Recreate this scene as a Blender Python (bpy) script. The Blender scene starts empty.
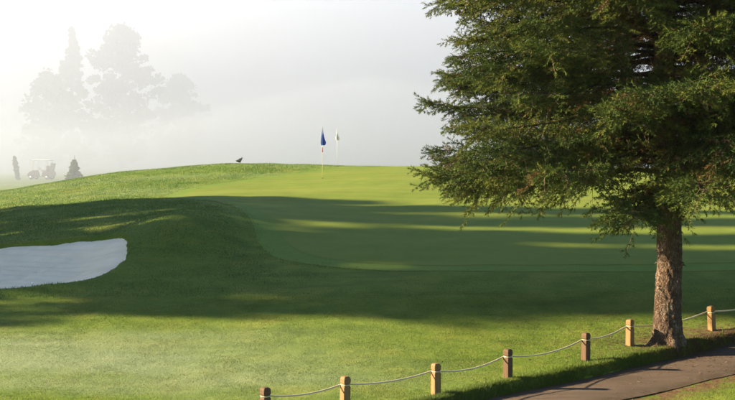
import bpy, math, random
import numpy as np
from mathutils import Vector

# ------------------------------------------------------------------ camera, sky, sun, exposure
scene = bpy.context.scene
COL = scene.collection
R = math.radians
SUN_EL = 21.0                      # morning sun, low, from the left
SUN_AZ_Y = 0.12                    # the light travels along +X and a little towards the camera

cam_d = bpy.data.cameras.new('camera')
cam = bpy.data.objects.new('camera', cam_d)
COL.objects.link(cam)
cam.location = (0, 0, 3.6)
cam.rotation_euler = (R(90), 0, 0)
cam_d.sensor_width = 36
cam_d.lens = 36 * 1050 / 735
cam_d.shift_y = -50 / 735
cam_d.clip_start = 0.1
cam_d.clip_end = 6000
scene.camera = cam

world = bpy.data.worlds.new('World')
scene.world = world
world.use_nodes = True
wn = world.node_tree.nodes
wl = world.node_tree.links
wn.clear()
wo = wn.new('ShaderNodeOutputWorld')
wb = wn.new('ShaderNodeBackground')
ws = wn.new('ShaderNodeTexSky')
ws.sky_type = 'NISHITA'
ws.sun_disc = False
ws.sun_elevation = R(SUN_EL)
ws.sun_rotation = R(270 + 7)      # sun out past the left edge of the green
ws.air_density = 1.0
ws.dust_density = 0.6
ws.ozone_density = 2.5
wb.inputs['Strength'].default_value = 0.05
wl.new(ws.outputs['Color'], wb.inputs['Color'])
wl.new(wb.outputs['Background'], wo.inputs['Surface'])

sun_d = bpy.data.lights.new('sun', 'SUN')
sun_d.energy = 5.0
sun_d.angle = R(1.1)
sun_d.color = (1.0, 0.77, 0.50)
sun = bpy.data.objects.new('sun', sun_d)
COL.objects.link(sun)
LDIR = Vector((math.cos(R(SUN_EL)), -SUN_AZ_Y, -math.sin(R(SUN_EL)))).normalized()
sun.rotation_euler = LDIR.to_track_quat('-Z', 'Y').to_euler()
sun.location = (-60, 20, 40)

scene.view_settings.view_transform = 'Standard'
scene.view_settings.look = 'None'
scene.view_settings.gamma = 1.0
scene.view_settings.exposure = 2.35
scene.cycles.volume_bounces = 6
scene.cycles.max_bounces = 12
scene.cycles.transparent_max_bounces = 16

rng = np.random.default_rng(7)
random.seed(7)

# ------------------------------------------------------------------ helpers
def tag(o, label=None, cat=None, group=None, kind=None):
    if label: o['label'] = label
    if cat: o['category'] = cat
    if group: o['group'] = group
    if kind: o['kind'] = kind
    return o

def link(o, parent=None):
    COL.objects.link(o)
    if parent is not None: o.parent = parent
    return o

def empty(name, loc=(0, 0, 0), rz=0.0):
    o = bpy.data.objects.new(name, None)
    o.empty_display_size = 0.3
    o.location = loc
    o.rotation_euler = (0, 0, rz)
    return link(o)

def np_mesh(name, V, F, mat, smooth=True, attrs=None):
    """V (n,3) float, F (m,k) int with k = 3 or 4"""
    V = np.asarray(V, np.float32); F = np.asarray(F, np.int32)
    me = bpy.data.meshes.new(name)
    k = F.shape[1]
    me.vertices.add(len(V)); me.vertices.foreach_set('co', V.ravel())
    me.loops.add(F.size); me.loops.foreach_set('vertex_index', F.ravel())
    me.polygons.add(len(F))
    me.polygons.foreach_set('loop_start', np.arange(0, F.size, k, dtype=np.int32))
    if smooth: me.polygons.foreach_set('use_smooth', np.ones(len(F), bool))
    me.update(calc_edges=True)
    for an, av in (attrs or {}).items():
        a = me.attributes.new(an, 'FLOAT', 'POINT')
        a.data.foreach_set('value', np.asarray(av, np.float32))
    if mat is not None: me.materials.append(mat)
    me.validate()
    return me

def np_obj(name, V, F, mat, parent=None, smooth=True, attrs=None):
    return link(bpy.data.objects.new(name, np_mesh(name, V, F, mat, smooth, attrs)), parent)

class MB:
    """collects small shapes into ONE mesh"""
    def __init__(s): s.v = []; s.f = []
    def add(s, V, F):
        o = len(s.v); s.v += [tuple(v) for v in V]; s.f += [tuple(i + o for i in f) for f in F]; return s
    def box(s, c, h, bev=0.0, rz=0.0, taper=1.0):
        cx, cy, cz = c; hx, hy, hz_ = h
        ca, sa = math.cos(rz), math.sin(rz)
        b = min(bev, hx * .9, hy * .9, hz_ * .9)
        lv = []
        if b > 0: lv = [(-hz_, hx - b, hy - b), (-hz_ + b, hx, hy), (hz_ - b, hx * taper, hy * taper), (hz_, (hx - b) * taper, (hy - b) * taper)]
        else: lv = [(-hz_, hx, hy), (hz_, hx * taper, hy * taper)]
        V = []; n = 4
        for z, a, bb in lv:
            for sx, sy in ((-1, -1), (1, -1), (1, 1), (-1, 1)):
                x, y = sx * a, sy * bb
                V.append((cx + x * ca - y * sa, cy + x * sa + y * ca, cz + z))
        F = [(3, 2, 1, 0)]
        for i in range(len(lv) - 1):
            for j in range(n):
                F.append((i * n + j, i * n + (j + 1) % n, (i + 1) * n + (j + 1) % n, (i + 1) * n + j))
        m = (len(lv) - 1) * n
        F.append((m, m + 1, m + 2, m + 3))
        return s.add(V, F)
    def tube(s, pts, rad, n=8, cap=True):
        pts = [Vector(p) for p in pts]
        if not hasattr(rad, '__len__'): rad = [rad] * len(pts)
        V = []; F = []; up = None
        for i, p in enumerate(pts):
            t = (pts[min(i + 1, len(pts) - 1)] - pts[max(i - 1, 0)]).normalized()
            if up is None: up = Vector((0, 0, 1)) if abs(t.z) < .9 else Vector((1, 0, 0))
            a = t.cross(up).normalized(); b = a.cross(t).normalized(); up = b
            for j in range(n):
                q = 2 * math.pi * j / n
                V.append(p + (a * math.cos(q) + b * math.sin(q)) * rad[i])
        for i in range(len(pts) - 1):
            for j in range(n):
                F.append((i * n + j, i * n + (j + 1) % n, (i + 1) * n + (j + 1) % n, (i + 1) * n + j))
        if cap:
            F.append(tuple(range(n))[::-1]); F.append(tuple((len(pts) - 1) * n + j for j in range(n)))
        return s.add(V, F)
    def lathe(s, prof, n=16, c=(0, 0, 0), sq=(1, 1)):
        V = []; F = []
        for r, z in prof:
            for j in range(n):
                q = 2 * math.pi * j / n
                V.append((c[0] + r * sq[0] * math.cos(q), c[1] + r * sq[1] * math.sin(q), c[2] + z))
        for i in range(len(prof) - 1):
            for j in range(n):
                F.append((i * n + j, i * n + (j + 1) % n, (i + 1) * n + (j + 1) % n, (i + 1) * n + j))
        F.append(tuple(range(n))[::-1]); F.append(tuple((len(prof) - 1) * n + j for j in range(n)))
        return s.add(V, F)
    def mesh(s, name, mat, smooth=False):
        me = bpy.data.meshes.new(name)
        me.from_pydata(s.v, [], s.f)
        if smooth:
            for p in me.polygons: p.use_smooth = True
        me.materials.append(mat); me.update()
        return me
    def build(s, name, mat, parent=None, smooth=False):
        return link(bpy.data.objects.new(name, s.mesh(name, mat, smooth)), parent)

_lat = np.random.default_rng(3).random((256, 256)).astype(np.float64)
def vnoise(x, y, sc=1.0, ox=0.0):
    x = np.asarray(x, float) * sc + ox + 100; y = np.asarray(y, float) * sc + ox * 1.7 + 100
    xi = np.floor(x).astype(int); yi = np.floor(y).astype(int)
    fx = x - xi; fy = y - yi
    fx = fx * fx * (3 - 2 * fx); fy = fy * fy * (3 - 2 * fy)
    a = _lat[xi % 256, yi % 256]; b = _lat[(xi + 1) % 256, yi % 256]
    c = _lat[xi % 256, (yi + 1) % 256]; d = _lat[(xi + 1) % 256, (yi + 1) % 256]
    return (a * (1 - fx) + b * fx) * (1 - fy) + (c * (1 - fx) + d * fx) * fy - .5

def sstep(e0, e1, x):
    t = np.clip((np.asarray(x, float) - e0) / (e1 - e0), 0, 1)
    return t * t * (3 - 2 * t)

# ------------------------------------------------------------------ materials
class NT:
    def __init__(s, name):
        s.m = bpy.data.materials.new(name); s.m.use_nodes = True
        s.t = s.m.node_tree; s.t.nodes.clear()
        s.out = s.t.nodes.new('ShaderNodeOutputMaterial')
    def n(s, typ, **kw):
        nd = s.t.nodes.new('ShaderNode' + typ)
        for k, v in kw.items():
            if k.startswith('_'): setattr(nd, k[1:], v)
            else: nd.inputs[k.replace('__', ' ')].default_value = v
        return nd
    def l(s, a, b): s.t.links.new(a, b)
    def noise(s, vec, scale, detail=3, rough=.55):
        nd = s.n('TexNoise', Scale=scale, Detail=detail, Roughness=rough); s.l(vec, nd.inputs['Vector']); return nd.outputs['Fac']
    def ramp(s, fac, stops):
        nd = s.n('ValToRGB'); cr = nd.color_ramp
        while len(cr.elements) < len(stops): cr.elements.new(.5)
        for e, (p, c) in zip(cr.elements, stops):
            e.position = p; e.color = (*c, 1) if len(c) == 3 else c
        s.l(fac, nd.inputs['Fac']); return nd.outputs['Color']
    def mix(s, fac, a, b, mode='MIX'):
        nd = s.n('Mix', _data_type='RGBA', _blend_type=mode)
        for v, i in ((fac, 0), (a, 6), (b, 7)):
            if isinstance(v, (int, float)): nd.inputs[i].default_value = v
            elif isinstance(v, tuple): nd.inputs[i].default_value = (*v, 1)
            else: s.l(v, nd.inputs[i])
        return nd.outputs[2]
    def math(s, op, a, b=0.0, clamp=False):
        nd = s.n('Math', _operation=op, _use_clamp=clamp)
        for v, i in ((a, 0), (b, 1)):
            if isinstance(v, (int, float)): nd.inputs[i].default_value = v
            else: s.l(v, nd.inputs[i])
        return nd.outputs[0]
    def coord(s, scale=(1, 1, 1), which='Object', rot=(0, 0, 0)):
        tc = s.n('TexCoord'); mp = s.n('Mapping'); mp.inputs['Scale'].default_value = scale
        mp.inputs['Rotation'].default_value = rot
        s.l(tc.outputs[which], mp.inputs['Vector']); return mp.outputs['Vector']
    def bsdf(s, color, rough=.7, bump=None, bstr=.4, bdist=.02, spec=.3, **kw):
        p = s.n('BsdfPrincipled')
        if isinstance(color, tuple): p.inputs['Base Color'].default_value = (*color, 1)
        else: s.l(color, p.inputs['Base Color'])
        if isinstance(rough, (int, float)): p.inputs['Roughness'].default_value = rough
        else: s.l(rough, p.inputs['Roughness'])
        p.inputs['Specular IOR Level'].default_value = spec
        for k, v in kw.items(): p.inputs[k.replace('_', ' ')].default_value = v
        if bump is not None:
            b = s.n('Bump', Strength=bstr, Distance=bdist); s.l(bump, b.inputs['Height']); s.l(b.outputs['Normal'], p.inputs['Normal'])
        return p
    def done(s, shader): s.l(shader.outputs[0], s.out.inputs['Surface']); return s.m

def simple(name, col, rough=.6, var=.25, sc=8, bstr=.2, spec=.3, **kw):
    t = NT(name); v = t.coord()
    f = t.noise(v, sc, 4)
    c = t.mix(f, tuple(x * (1 - var) for x in col), tuple(min(1, x * (1 + var)) for x in col))
    return t.done(t.bsdf(c, rough, f, bstr, .01, spec, **kw))

def grass_colour(t, kind):
    """turf colour from object-space (= world) coordinates, the same for soil sheet and blades"""
    v = t.coord((1, 1, 0.0))
    vs = t.coord((.22, 1.0, 0.0))                       # long streaks left by mower and dew
    big = t.noise(vs, .35, 4, .6)
    mid = t.noise(v, 1.1, 5, .65)
    fin = t.noise(v, 14, 4, .7)
    if kind == 'lawn':
        c = t.ramp(mid, [(.28, (.084, .150, .016)), (.52, (.134, .203, .023)), (.75, (.185, .242, .036))])
    elif kind == 'rough':
        c = t.ramp(mid, [(.25, (.060, .150, .026)), (.5, (.096, .207, .038)), (.78, (.142, .238, .052))])
    elif kind == 'collar':
        c = t.ramp(mid, [(.3, (.098, .165, .022)), (.7, (.132, .195, .030))])
    else:
        c = t.ramp(mid, [(.3, (.112, .158, .020)), (.7, (.150, .190, .027))])
    c = t.mix(t.math('MULTIPLY', t.math('SUBTRACT', fin, .35, True), .9), c, (.055, .095, .015))
    if kind in ('lawn', 'rough'):
        c = t.mix(t.math('MULTIPLY', t.ramp(t.noise(t.coord((.16, 1.0, 0.0), rot=(0, 0, R(6))), 1.3, 5, .65), [(.52, (0, 0, 0)), (.70, (1, 1, 1))]), .55), c, (.060, .105, .014))
        c = t.mix(t.math('MULTIPLY', t.ramp(t.noise(v, .55, 4, .6), [(.5, (0, 0, 0)), (.72, (1, 1, 1))]), .40), c, (.215, .215, .040))
    if kind == 'green':
        sx = t.n('SeparateXYZ'); t.l(t.coord((1, 1, 1), rot=(0, 0, R(14))), sx.inputs[0])
        wv = t.math('SINE', t.math('MULTIPLY', t.math('ADD', sx.outputs['Y'], t.math('MULTIPLY', mid, .35)), 2 * math.pi / 1.15))
        c = t.mix(t.math('MULTIPLY', t.math('ADD', wv, 1.0), .11), c, (.075, .135, .018))
        c = t.mix(t.math('MULTIPLY', t.ramp(big, [(.45, (0, 0, 0)), (.7, (1, 1, 1))]), .30), c, (.205, .205, .040))
    return t, v, c, big, mid, fin

def grass_mat(name, kind, blades=False):
    t = NT(name)
    t, v, c, big, mid, fin = grass_colour(t, kind)
    # dewy, paler turf: an attribute laid over the ground where the dew lies
    at = t.n('Attribute', _attribute_name='dew')
    dew = t.math('MULTIPLY', at.outputs['Fac'], t.ramp(big, [(.34, (0, 0, 0)), (.62, (1, 1, 1))]))
    c = t.mix(t.math('MULTIPLY', dew, .75), c, (.235, .300, .170))
    sc = t.n('Attribute', _attribute_name='soil')
    soil = t.math('MULTIPLY', sc.outputs['Fac'], t.ramp(t.noise(v, 3.2, 5, .7), [(.36, (0, 0, 0)), (.52, (1, 1, 1))]))
    sand = t.ramp(t.noise(v, 9, 5, .7), [(.3, (.075, .045, .024)), (.7, (.185, .115, .062))])
    c = t.mix(soil, c, sand)
    if blades:
        ra = t.n('Attribute', _attribute_name='tint')
        c = t.mix(ra.outputs['Fac'], t.mix(.5, c, (.02, .05, .005), 'MULTIPLY'), c)
        c = t.mix(t.math('MULTIPLY', t.math('SUBTRACT', ra.outputs['Fac'], .90, True), 4.0, True), c, (.22, .23, .07))
        d = t.bsdf(c, .55, spec=.25)
        tr = t.n('BsdfTranslucent'); t.l(c, tr.inputs['Color'])
        mx = t.n('MixShader'); mx.inputs[0].default_value = .35
        t.l(d.outputs[0], mx.inputs[1]); t.l(tr.outputs[0], mx.inputs[2])
        return t.done(mx)
    fine = t.noise(v, 55, 3, .7) if kind in ('lawn', 'rough') else t.noise(v, 120, 2, .6)
    h = t.math('ADD', fine, t.math('MULTIPLY', fin, 1.2))
    return t.done(t.bsdf(c, .75, h, .9 if kind in ('lawn', 'rough') else .35, .05 if kind in ('lawn', 'rough') else .02, .06))

M_ground = grass_mat('turf', 'lawn')
M_lawn_bl = grass_mat('turf_blades', 'lawn', True)
M_rough_bl = grass_mat('rough_blades', 'rough', True)
M_green = grass_mat('green_turf', 'green')
M_green_bl = grass_mat('green_blades', 'green', True)
M_collar = grass_mat('collar_turf', 'collar')

def sand_mat():
    t = NT('sand'); v = t.coord(); vs = t.coord((.6, 3.0, 1))
    f = t.noise(v, 30, 4, .7); r = t.noise(vs, 4, 4, .6)
    c = t.ramp(t.noise(v, 1.3, 4), [(.3, (.78, .67, .49)), (.7, (.88, .77, .58))])
    return t.done(t.bsdf(c, .9, t.math('ADD', f, t.math('MULTIPLY', r, 1.5)), .6, .04, .1))
M_sand = sand_mat()

def path_mat():
    t = NT('cart_path_tarmac'); v = t.coord(); vs = t.coord((.35, 2.2, 1), rot=(0, 0, -R(37)))
    c = t.ramp(t.noise(vs, 1.6, 5, .65), [(.28, (.048, .034, .022)), (.5, (.090, .065, .043)), (.75, (.138, .103, .072))])
    g = t.noise(v, 90, 3, .7)
    c = t.mix(.5, c, t.ramp(g, [(.3, (.25, .25, .25)), (.7, (1, 1, 1))]), 'MULTIPLY')
    c = t.mix(.3, c, (.095, .074, .055))
    at = t.n('Attribute', _attribute_name='edge')
    lit = t.math('MULTIPLY', at.outputs['Fac'], t.ramp(t.noise(v, 4, 5, .7), [(.42, (0, 0, 0)), (.55, (1, 1, 1))]))
    c = t.mix(lit, c, (.055, .040, .022))
    return t.done(t.bsdf(c, .85, g, .7, .02, .2))
M_path = path_mat()

def bark_mat(name, lo, mid, hi, lichen=.0):
    t = NT(name); v = t.coord((1, 1, .55)); 
    vo = t.n('TexVoronoi', _feature='DISTANCE_TO_EDGE', Scale=24.0); 
    nz = t.n('TexNoise', Scale=7.0, Detail=4.0); t.l(v, nz.inputs['Vector'])
    wv = t.mix(.3, v, nz.outputs['Color']); t.l(wv, vo.inputs['Vector'])
    crack = t.ramp(vo.outputs['Distance'], [(.0, (0, 0, 0)), (.16, (1, 1, 1))])
    f = t.noise(v, 9, 6, .7)
    c = t.ramp(f, [(.28, lo), (.5, mid), (.72, hi)])
    if lichen:
        c = t.mix(t.math('MULTIPLY', t.ramp(t.noise(v, 5, 5, .7), [(.52, (0, 0, 0)), (.62, (1, 1, 1))]), lichen), c, (.40, .36, .29))
    c = t.mix(t.math('MULTIPLY', t.math('SUBTRACT', 1.0, crack, True), .55), c, tuple(x * .5 for x in lo))
    return t.done(t.bsdf(c, .9, t.math('ADD', crack, t.math('MULTIPLY', f, 1.2)), 1.0, .03, .15))
M_bark = bark_mat('spruce_bark', (.055, .036, .024), (.100, .068, .046), (.165, .118, .080), .22)
M_bark2 = bark_mat('tree_bark', (.04, .03, .022), (.09, .07, .05), (.14, .11, .085))
M_limb = bark_mat('limb_bark', (.02, .014, .010), (.045, .032, .022), (.075, .055, .04))
M_twig = simple('dead_twig', (.085, .055, .032), .85, .5, 12)

def leaf_mat(name, dark, mid, hi, dead, trans=.3, deadcut=.9, clump=1.4):
    t = NT(name); v = t.coord()
    at = t.n('Attribute', _attribute_name='tint')
    cl = t.noise(v, clump, 3, .6)
    f = t.math('ADD', t.math('MULTIPLY', at.outputs['Fac'], .55), t.math('MULTIPLY', cl, .55))
    c = t.ramp(f, [(.25, dark), (.52, mid), (.8, hi)])
    dd = t.n('Attribute', _attribute_name='dead')
    c = t.mix(dd.outputs['Fac'], c, dead)
    d = t.bsdf(c, .7, spec=.08)
    tr = t.n('BsdfTranslucent'); t.l(c, tr.inputs['Color'])
    mx = t.n('MixShader'); mx.inputs[0].default_value = trans
    t.l(d.outputs[0], mx.inputs[1]); t.l(tr.outputs[0], mx.inputs[2])
    return t.done(mx)
M_needle = leaf_mat('spruce_needles', (.012, .028, .007), (.040, .066, .013), (.105, .122, .022), (.085, .055, .022), .2)
M_leaf = leaf_mat('foliage', (.02, .045, .012), (.05, .085, .02), (.08, .115, .03), (.08, .06, .02), .3, clump=.4)

# ------------------------------------------------------------------ terrain shape
ANCH = [(8.22, 23.5, .24), (9.45, 27, .72), (2.97, 23.5, .24), (3.41, 27, .64), (.84, 27, .57), (-1.53, 23.8, .2), (.73, 23.6, .23),
    (10.85, 31, 1.09), (12.04, 34.4, 1.32), (15.75, 45, 2.01), (19.95, 57, 2.62), (10.45, 57, 2.62), (3.56, 57, 2.68), (.41, 57.5, 2.67),
    (8.25, 45, 2.01), (6.31, 34.4, 1.30), (2.68, 45, 2.01), (2.28, 38.3, 1.52), (1.88, 31.5, 1.05), (-2.51, 39, 1.56), (-4.98, 41, 1.65),
    (-1.64, 46, 1.98), (-3.11, 33.5, 1.21), (-1.7, 28.5, .67), (-1.43, 31.5, 1.05), (-5.42, 34, 1.56), (-6.63, 32, 1.41), (-7.13, 30, 1.09),
    (-4.55, 28.5, .75), (-3.86, 24.2, .14), (-6.11, 27, .46), (-3.47, 31, .94), (-2.68, 26.2, .36), (-6.54, 41, 1.73), (-10.19, 40, 1.58),
    (-12.6, 36, 1.03), (-11.49, 38, 1.36), (-15.4, 44, 1.09), (-20.3, 58, 1.28), (-12.23, 48, 1.77), (-15.29, 60, 2.17), (-8.65, 46, 1.72),
    (-6.19, 51, 2.14), (-7.29, 60, 2.86), (-11.29, 60, 2.57), (-2.14, 60, 2.71), (-17.54, 58, 1.78), (-3.99, 54, 2.37), (-10.85, 31, .74),
    (-9.08, 31, .85), (-8.92, 25.5, .22), (-7.61, 26, .28), (-6.75, 26.5, .42), (-6.55, 28, .61), (-7.87, 22.5, -.04), (-5.73, 22.5, -.04),
    (-8.54, 24.4, .11), (-6.24, 24.5, .15),
    (-9, 12, -.3), (0, 12, -.25), (9, 12, -.2), (-8, 18, -.28), (0, 18, -.25), (5, 18, -.22), (10, 18, -.18), (-9, 21, -.18), (-3, 21.3, -.16),
    (3, 21.3, -.13), (6, 20.3, -.2), (9, 21, -.16), (0, 15.5, -.25), (5, 15.5, -.25), (-4, 15.5, -.28),
    (0, 0, 1.95), (8, 0, 1.8), (-8, 0, 1.8), (0, 5, 1.0), (0, 8.5, .15), (8, 7, .3), (-8, 7, .3), (0, -12, 2.0),
    (-16, 20, -.3), (-16, 27, .2), (-17, 36, .7), (-22, 45, .7), (-30, 20, -.2), (-30, 30, .1), (-32, 45, .4), (-32, 60, .5), (-28, 8, .2),
    (20, 20, -.1), (20, 30, 1.0), (22, 45, 2.0), (30, 57, 2.4), (34, 20, .2), (34, 36, 1.3), (28, 8, .2),
    (-7.5, 66, 2.35), (0, 66, 2.2), (10, 66, 2.1), (22, 66, 2.0), (-16, 66, 1.5), (-25, 68, .8), (-10, 74, 1.4), (0, 76, 1.1), (12, 76, 1.0), (28, 76, 1.0),
    (-20, 80, .8), (0, 88, .8), (20, 88, .8), (-36, 88, .7), (36, 88, .7), (0, 100, .8), (-36, 100, .8), (36, 100, .7)]
_A = np.array(ANCH)
def _tpsk(d2): return np.where(d2 > 1e-9, .5 * d2 * np.log(d2 + 1e-12), 0)
_n = len(_A)
_d2 = ((_A[:, None, :2] - _A[None, :, :2]) ** 2).sum(-1)
_K = np.zeros((_n + 3, _n + 3)); _K[:_n, :_n] = _tpsk(_d2) + np.eye(_n) * 6.0
_K[:_n, _n] = 1; _K[:_n, _n + 1:] = _A[:, :2]; _K[_n:, :_n] = _K[:_n, _n:].T
_w = np.linalg.solve(_K, np.concatenate([_A[:, 2], np.zeros(3)]))
def tps(x, y):
    x = np.asarray(x, float).ravel(); y = np.asarray(y, float).ravel(); out = np.empty_like(x)
    for i in range(0, len(x), 20000):
        a = x[i:i + 20000]; b = y[i:i + 20000]
        d2 = (a[:, None] - _A[None, :, 0]) ** 2 + (b[:, None] - _A[None, :, 1]) ** 2
        out[i:i + 20000] = _tpsk(d2) @ _w[:_n] + _w[_n] + _w[_n + 1] * a + _w[_n + 2] * b
    return out

def far_level(x, y): return .8 - .006 * np.clip(np.hypot(x, y) - 90, 0, 300) + 1.2 * vnoise(x, y, .01)
def base_h(x, y):
    sh = np.shape(x); x = np.ravel(np.asarray(x, float)); y = np.ravel(np.asarray(y, float))
    ex = np.maximum(np.abs(x) - 34, 0); ey = np.maximum(np.maximum(y - 98, -12 - y), 0)
    w = 1 - sstep(0, 40, np.hypot(ex, ey))
    z = far_level(x, y); k = w > 0
    z[k] = z[k] * (1 - w[k]) + w[k] * tps(x[k], y[k])
    nb = (sstep(9, 14, y) * (1 - .6 * sstep(62, 90, y)))
    z = z + nb * (.10 * vnoise(x, y, .22, 5) + .05 * vnoise(x, y, .6, 9) + .02 * vnoise(x, y, 1.7, 2))
    z = z + .42 * np.exp(-((x + 5.5) / 1.25) ** 2 - ((y - 31.4) / 2.6) ** 2) - .14 * np.exp(-((x + 3.2 + .25 * (y - 30)) / .8) ** 2 - ((y - 29.5) / 2.6) ** 2)
    return z.reshape(sh)

def catmull(P, closed=False, k=8):
    P = [np.array(p, float) for p in P]; n = len(P); out = []
    for i in range(n if closed else n - 1):
        g = (lambda j: P[j % n]) if closed else (lambda j: P[min(max(j, 0), n - 1)])
        p0, p1, p2, p3 = g(i - 1), g(i), g(i + 1), g(i + 2)
        for s in range(k):
            t = s / k
            out.append(.5 * (2 * p1 + (p2 - p0) * t + (2 * p0 - 5 * p1 + 4 * p2 - p3) * t * t + (3 * p1 - p0 - 3 * p2 + p3) * t ** 3))
    if not closed: out.append(P[-1])
    return np.array(out)

def seg_dist(x, y, Q, closed):
    """distance to polyline Q, signed left(+)/right(-) for the nearest segment"""
    x = np.ravel(x); y = np.ravel(y); best = np.full(x.shape, 1e9); sd = np.zeros(x.shape)
    m = len(Q)
    for i in range(m if closed else m - 1):
        a = Q[i]; b = Q[(i + 1) % m]; d = b - a; L2 = max(d @ d, 1e-9)
        t = np.clip(((x - a[0]) * d[0] + (y - a[1]) * d[1]) / L2, 0, 1)
        px = x - a[0] - t * d[0]; py = y - a[1] - t * d[1]; q = np.hypot(px, py)
        s = np.sign(d[0] * py - d[1] * px)
        k = q < best; best[k] = q[k]; sd[k] = s[k] * q[k]
    return best, sd

def inside(x, y, Q):
    x = np.ravel(x); y = np.ravel(y); c = np.zeros(x.shape, bool); m = len(Q); j = m - 1
    for i in range(m):
        xi, yi = Q[i]; xj, yj = Q[j]
        if yi != yj:
            k = ((yi > y) != (yj > y)) & (x < (xj - xi) * (y - yi) / (yj - yi) + xi); c ^= k
        j = i
    return c

def poly_sdf(x, y, Q):           # positive inside
    d, _ = seg_dist(x, y, Q, True); return np.where(inside(x, y, Q), d, -d)

PATH = catmull([(-12, 5.5), (-5, 10.2), (-1, 13.4), (1.5, 15.68), (3.8, 17.5), (5.6, 18.85), (7.5, 20.25), (12, 22.8), (18, 24.5), (28, 25.5)], k=10)
PW = .64
BUNKER = catmull([(-8.92, 25.5), (-8.1, 25.72), (-7.35, 26.0), (-6.75, 26.6), (-6.52, 28.0), (-6.85, 29.6), (-7.3, 30.15), (-9.08, 30.75), (-10.85, 31.0), (-12.8, 30.6), (-13.6, 28.6), (-12.6, 26.6), (-10.8, 25.6)], True, 8)
GREEN = catmull([(.9, 57.4), (-3.44, 53.5), (-5.65, 50.5), (-7.69, 45.8), (-7.2, 42.2), (-4.92, 39.6), (-3.2, 34.5), (-2.35, 30.6), (-1.3, 28.5), (.84, 27.4), (3.6, 27.1), (9.45, 27.0), (15, 28), (20, 33), (22.5, 42), (21, 52), (15, 57.5), (7, 58.6)], True, 8)

def ground_h(x, y):
    sh = np.shape(x); x = np.ravel(np.asarray(x, float)); y = np.ravel(np.asarray(y, float))
    z = base_h(x, y)
    k = (np.abs(x) < 40) & (y > 0) & (y < 35)
    _, s = seg_dist(x[k], y[k], PATH, False)
    wob = .05 * vnoise(x[k], y[k], 2.3, 4) * 2
    s = s + wob
    dz = np.where(s > 0, -.24 * (1 - sstep(PW - .03, PW + .04, s)), -.24 * (1 - sstep(PW - .05, PW + .05, -s)) - .15 * sstep(PW - .05, PW + .05, -s) * (1 - sstep(PW + .5, PW + 4, -s)))
    dz += np.where(s > 0, .03 * np.exp(-((s - PW - .15) / .25) ** 2), 0)
    z[k] += dz
    k = (x > -16) & (x < -4) & (y > 23) & (y < 34)
    d = poly_sdf(x[k], y[k], BUNKER) + .10 * vnoise(x[k], y[k], 2.5, 3)
    z[k] += -.75 * sstep(-.05, .13, d) + .07 * np.exp(-((d + .25) / .35) ** 2)
    return z.reshape(sh)

def axis(parts): return np.concatenate(parts)
XS = axis([[-1800, -900, -500, -300, -200, -140, -100, -80, -65, -55, -48, -42, -37, -33, -30, -27.5, -25, -23, -21, -19.5, -18, -17, -16], np.arange(-15.2, 15.25, .1),
           [16, 17, 18, 19.5, 21, 23, 25, 27.5, 30, 33, 37, 42, 48, 55, 65, 80, 100, 140, 200, 300, 500, 900, 1800]])
YS = axis([[-600, -250, -120, -60, -30, -15, -8, -4, -1, 1, 3, 5, 7, 9, 10, 11, 12], np.arange(12.7, 34, .1), np.arange(34, 62, .16), np.arange(62, 100, 1.2), [102, 106, 112, 120, 130, 145, 165, 190, 230, 300, 400, 550, 800, 1200, 2000]])
GX, GY = np.meshgrid(XS, YS, indexing='ij')
GZ = ground_h(GX, GY)
def hz(x, y, Z=None):
    Z = GZ if Z is None else Z
    x = np.asarray(x, float); y = np.asarray(y, float)
    i = np.clip(np.searchsorted(XS, x) - 1, 0, len(XS) - 2); j = np.clip(np.searchsorted(YS, y) - 1, 0, len(YS) - 2)
    fx = (x - XS[i]) / (XS[i + 1] - XS[i]); fy = (y - YS[j]) / (YS[j + 1] - YS[j])
    return (Z[i, j] * (1 - fx) + Z[i + 1, j] * fx) * (1 - fy) + (Z[i, j + 1] * (1 - fx) + Z[i + 1, j + 1] * fx) * fy
GB = base_h(GX, GY)
def hb(x, y): return hz(x, y, GB)

TREE = (5.82, 20.35)
def dew_at(x, y): return (1 - sstep(-3, 4.5, x + .35 * (y - 15))) * (1 - sstep(20.5, 22.5, y)) + .35 * sstep(42, 47, y) * (1 - sstep(-4, 2, x))
def soil_at(x, y):
    a = np.exp(-(((x - 7.0) / 1.5) ** 2 + ((y - 21.0) / .75) ** 2) * 1.3)
    b = np.exp(-(((x - TREE[0] - .1) / 1.0) ** 2 + ((y - TREE[1]) / .8) ** 2) * 1.2)
    _, s = seg_dist(x, y, PATH, False); s = s.reshape(np.shape(x))
    c = .9 * np.exp(-((s + PW + .25) / .35) ** 2) * (s < 0)
    return np.clip(1.15 * np.maximum(np.maximum(a, b * .9), c), 0, 1)

def grid_faces(nx, ny):
    i, j = np.meshgrid(np.arange(nx - 1), np.arange(ny - 1), indexing='ij')
    a = (i * ny + j).ravel()
    return np.stack([a, a + ny, a + ny + 1, a + 1], 1)
gx, gy = GX.ravel(), GY.ravel()
ground = np_obj('ground', np.stack([gx, gy, GZ.ravel()], 1), grid_faces(len(XS), len(YS)), M_ground,
    attrs={'dew': dew_at(gx, gy), 'soil': soil_at(gx, gy)})
tag(ground, kind='structure')

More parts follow.
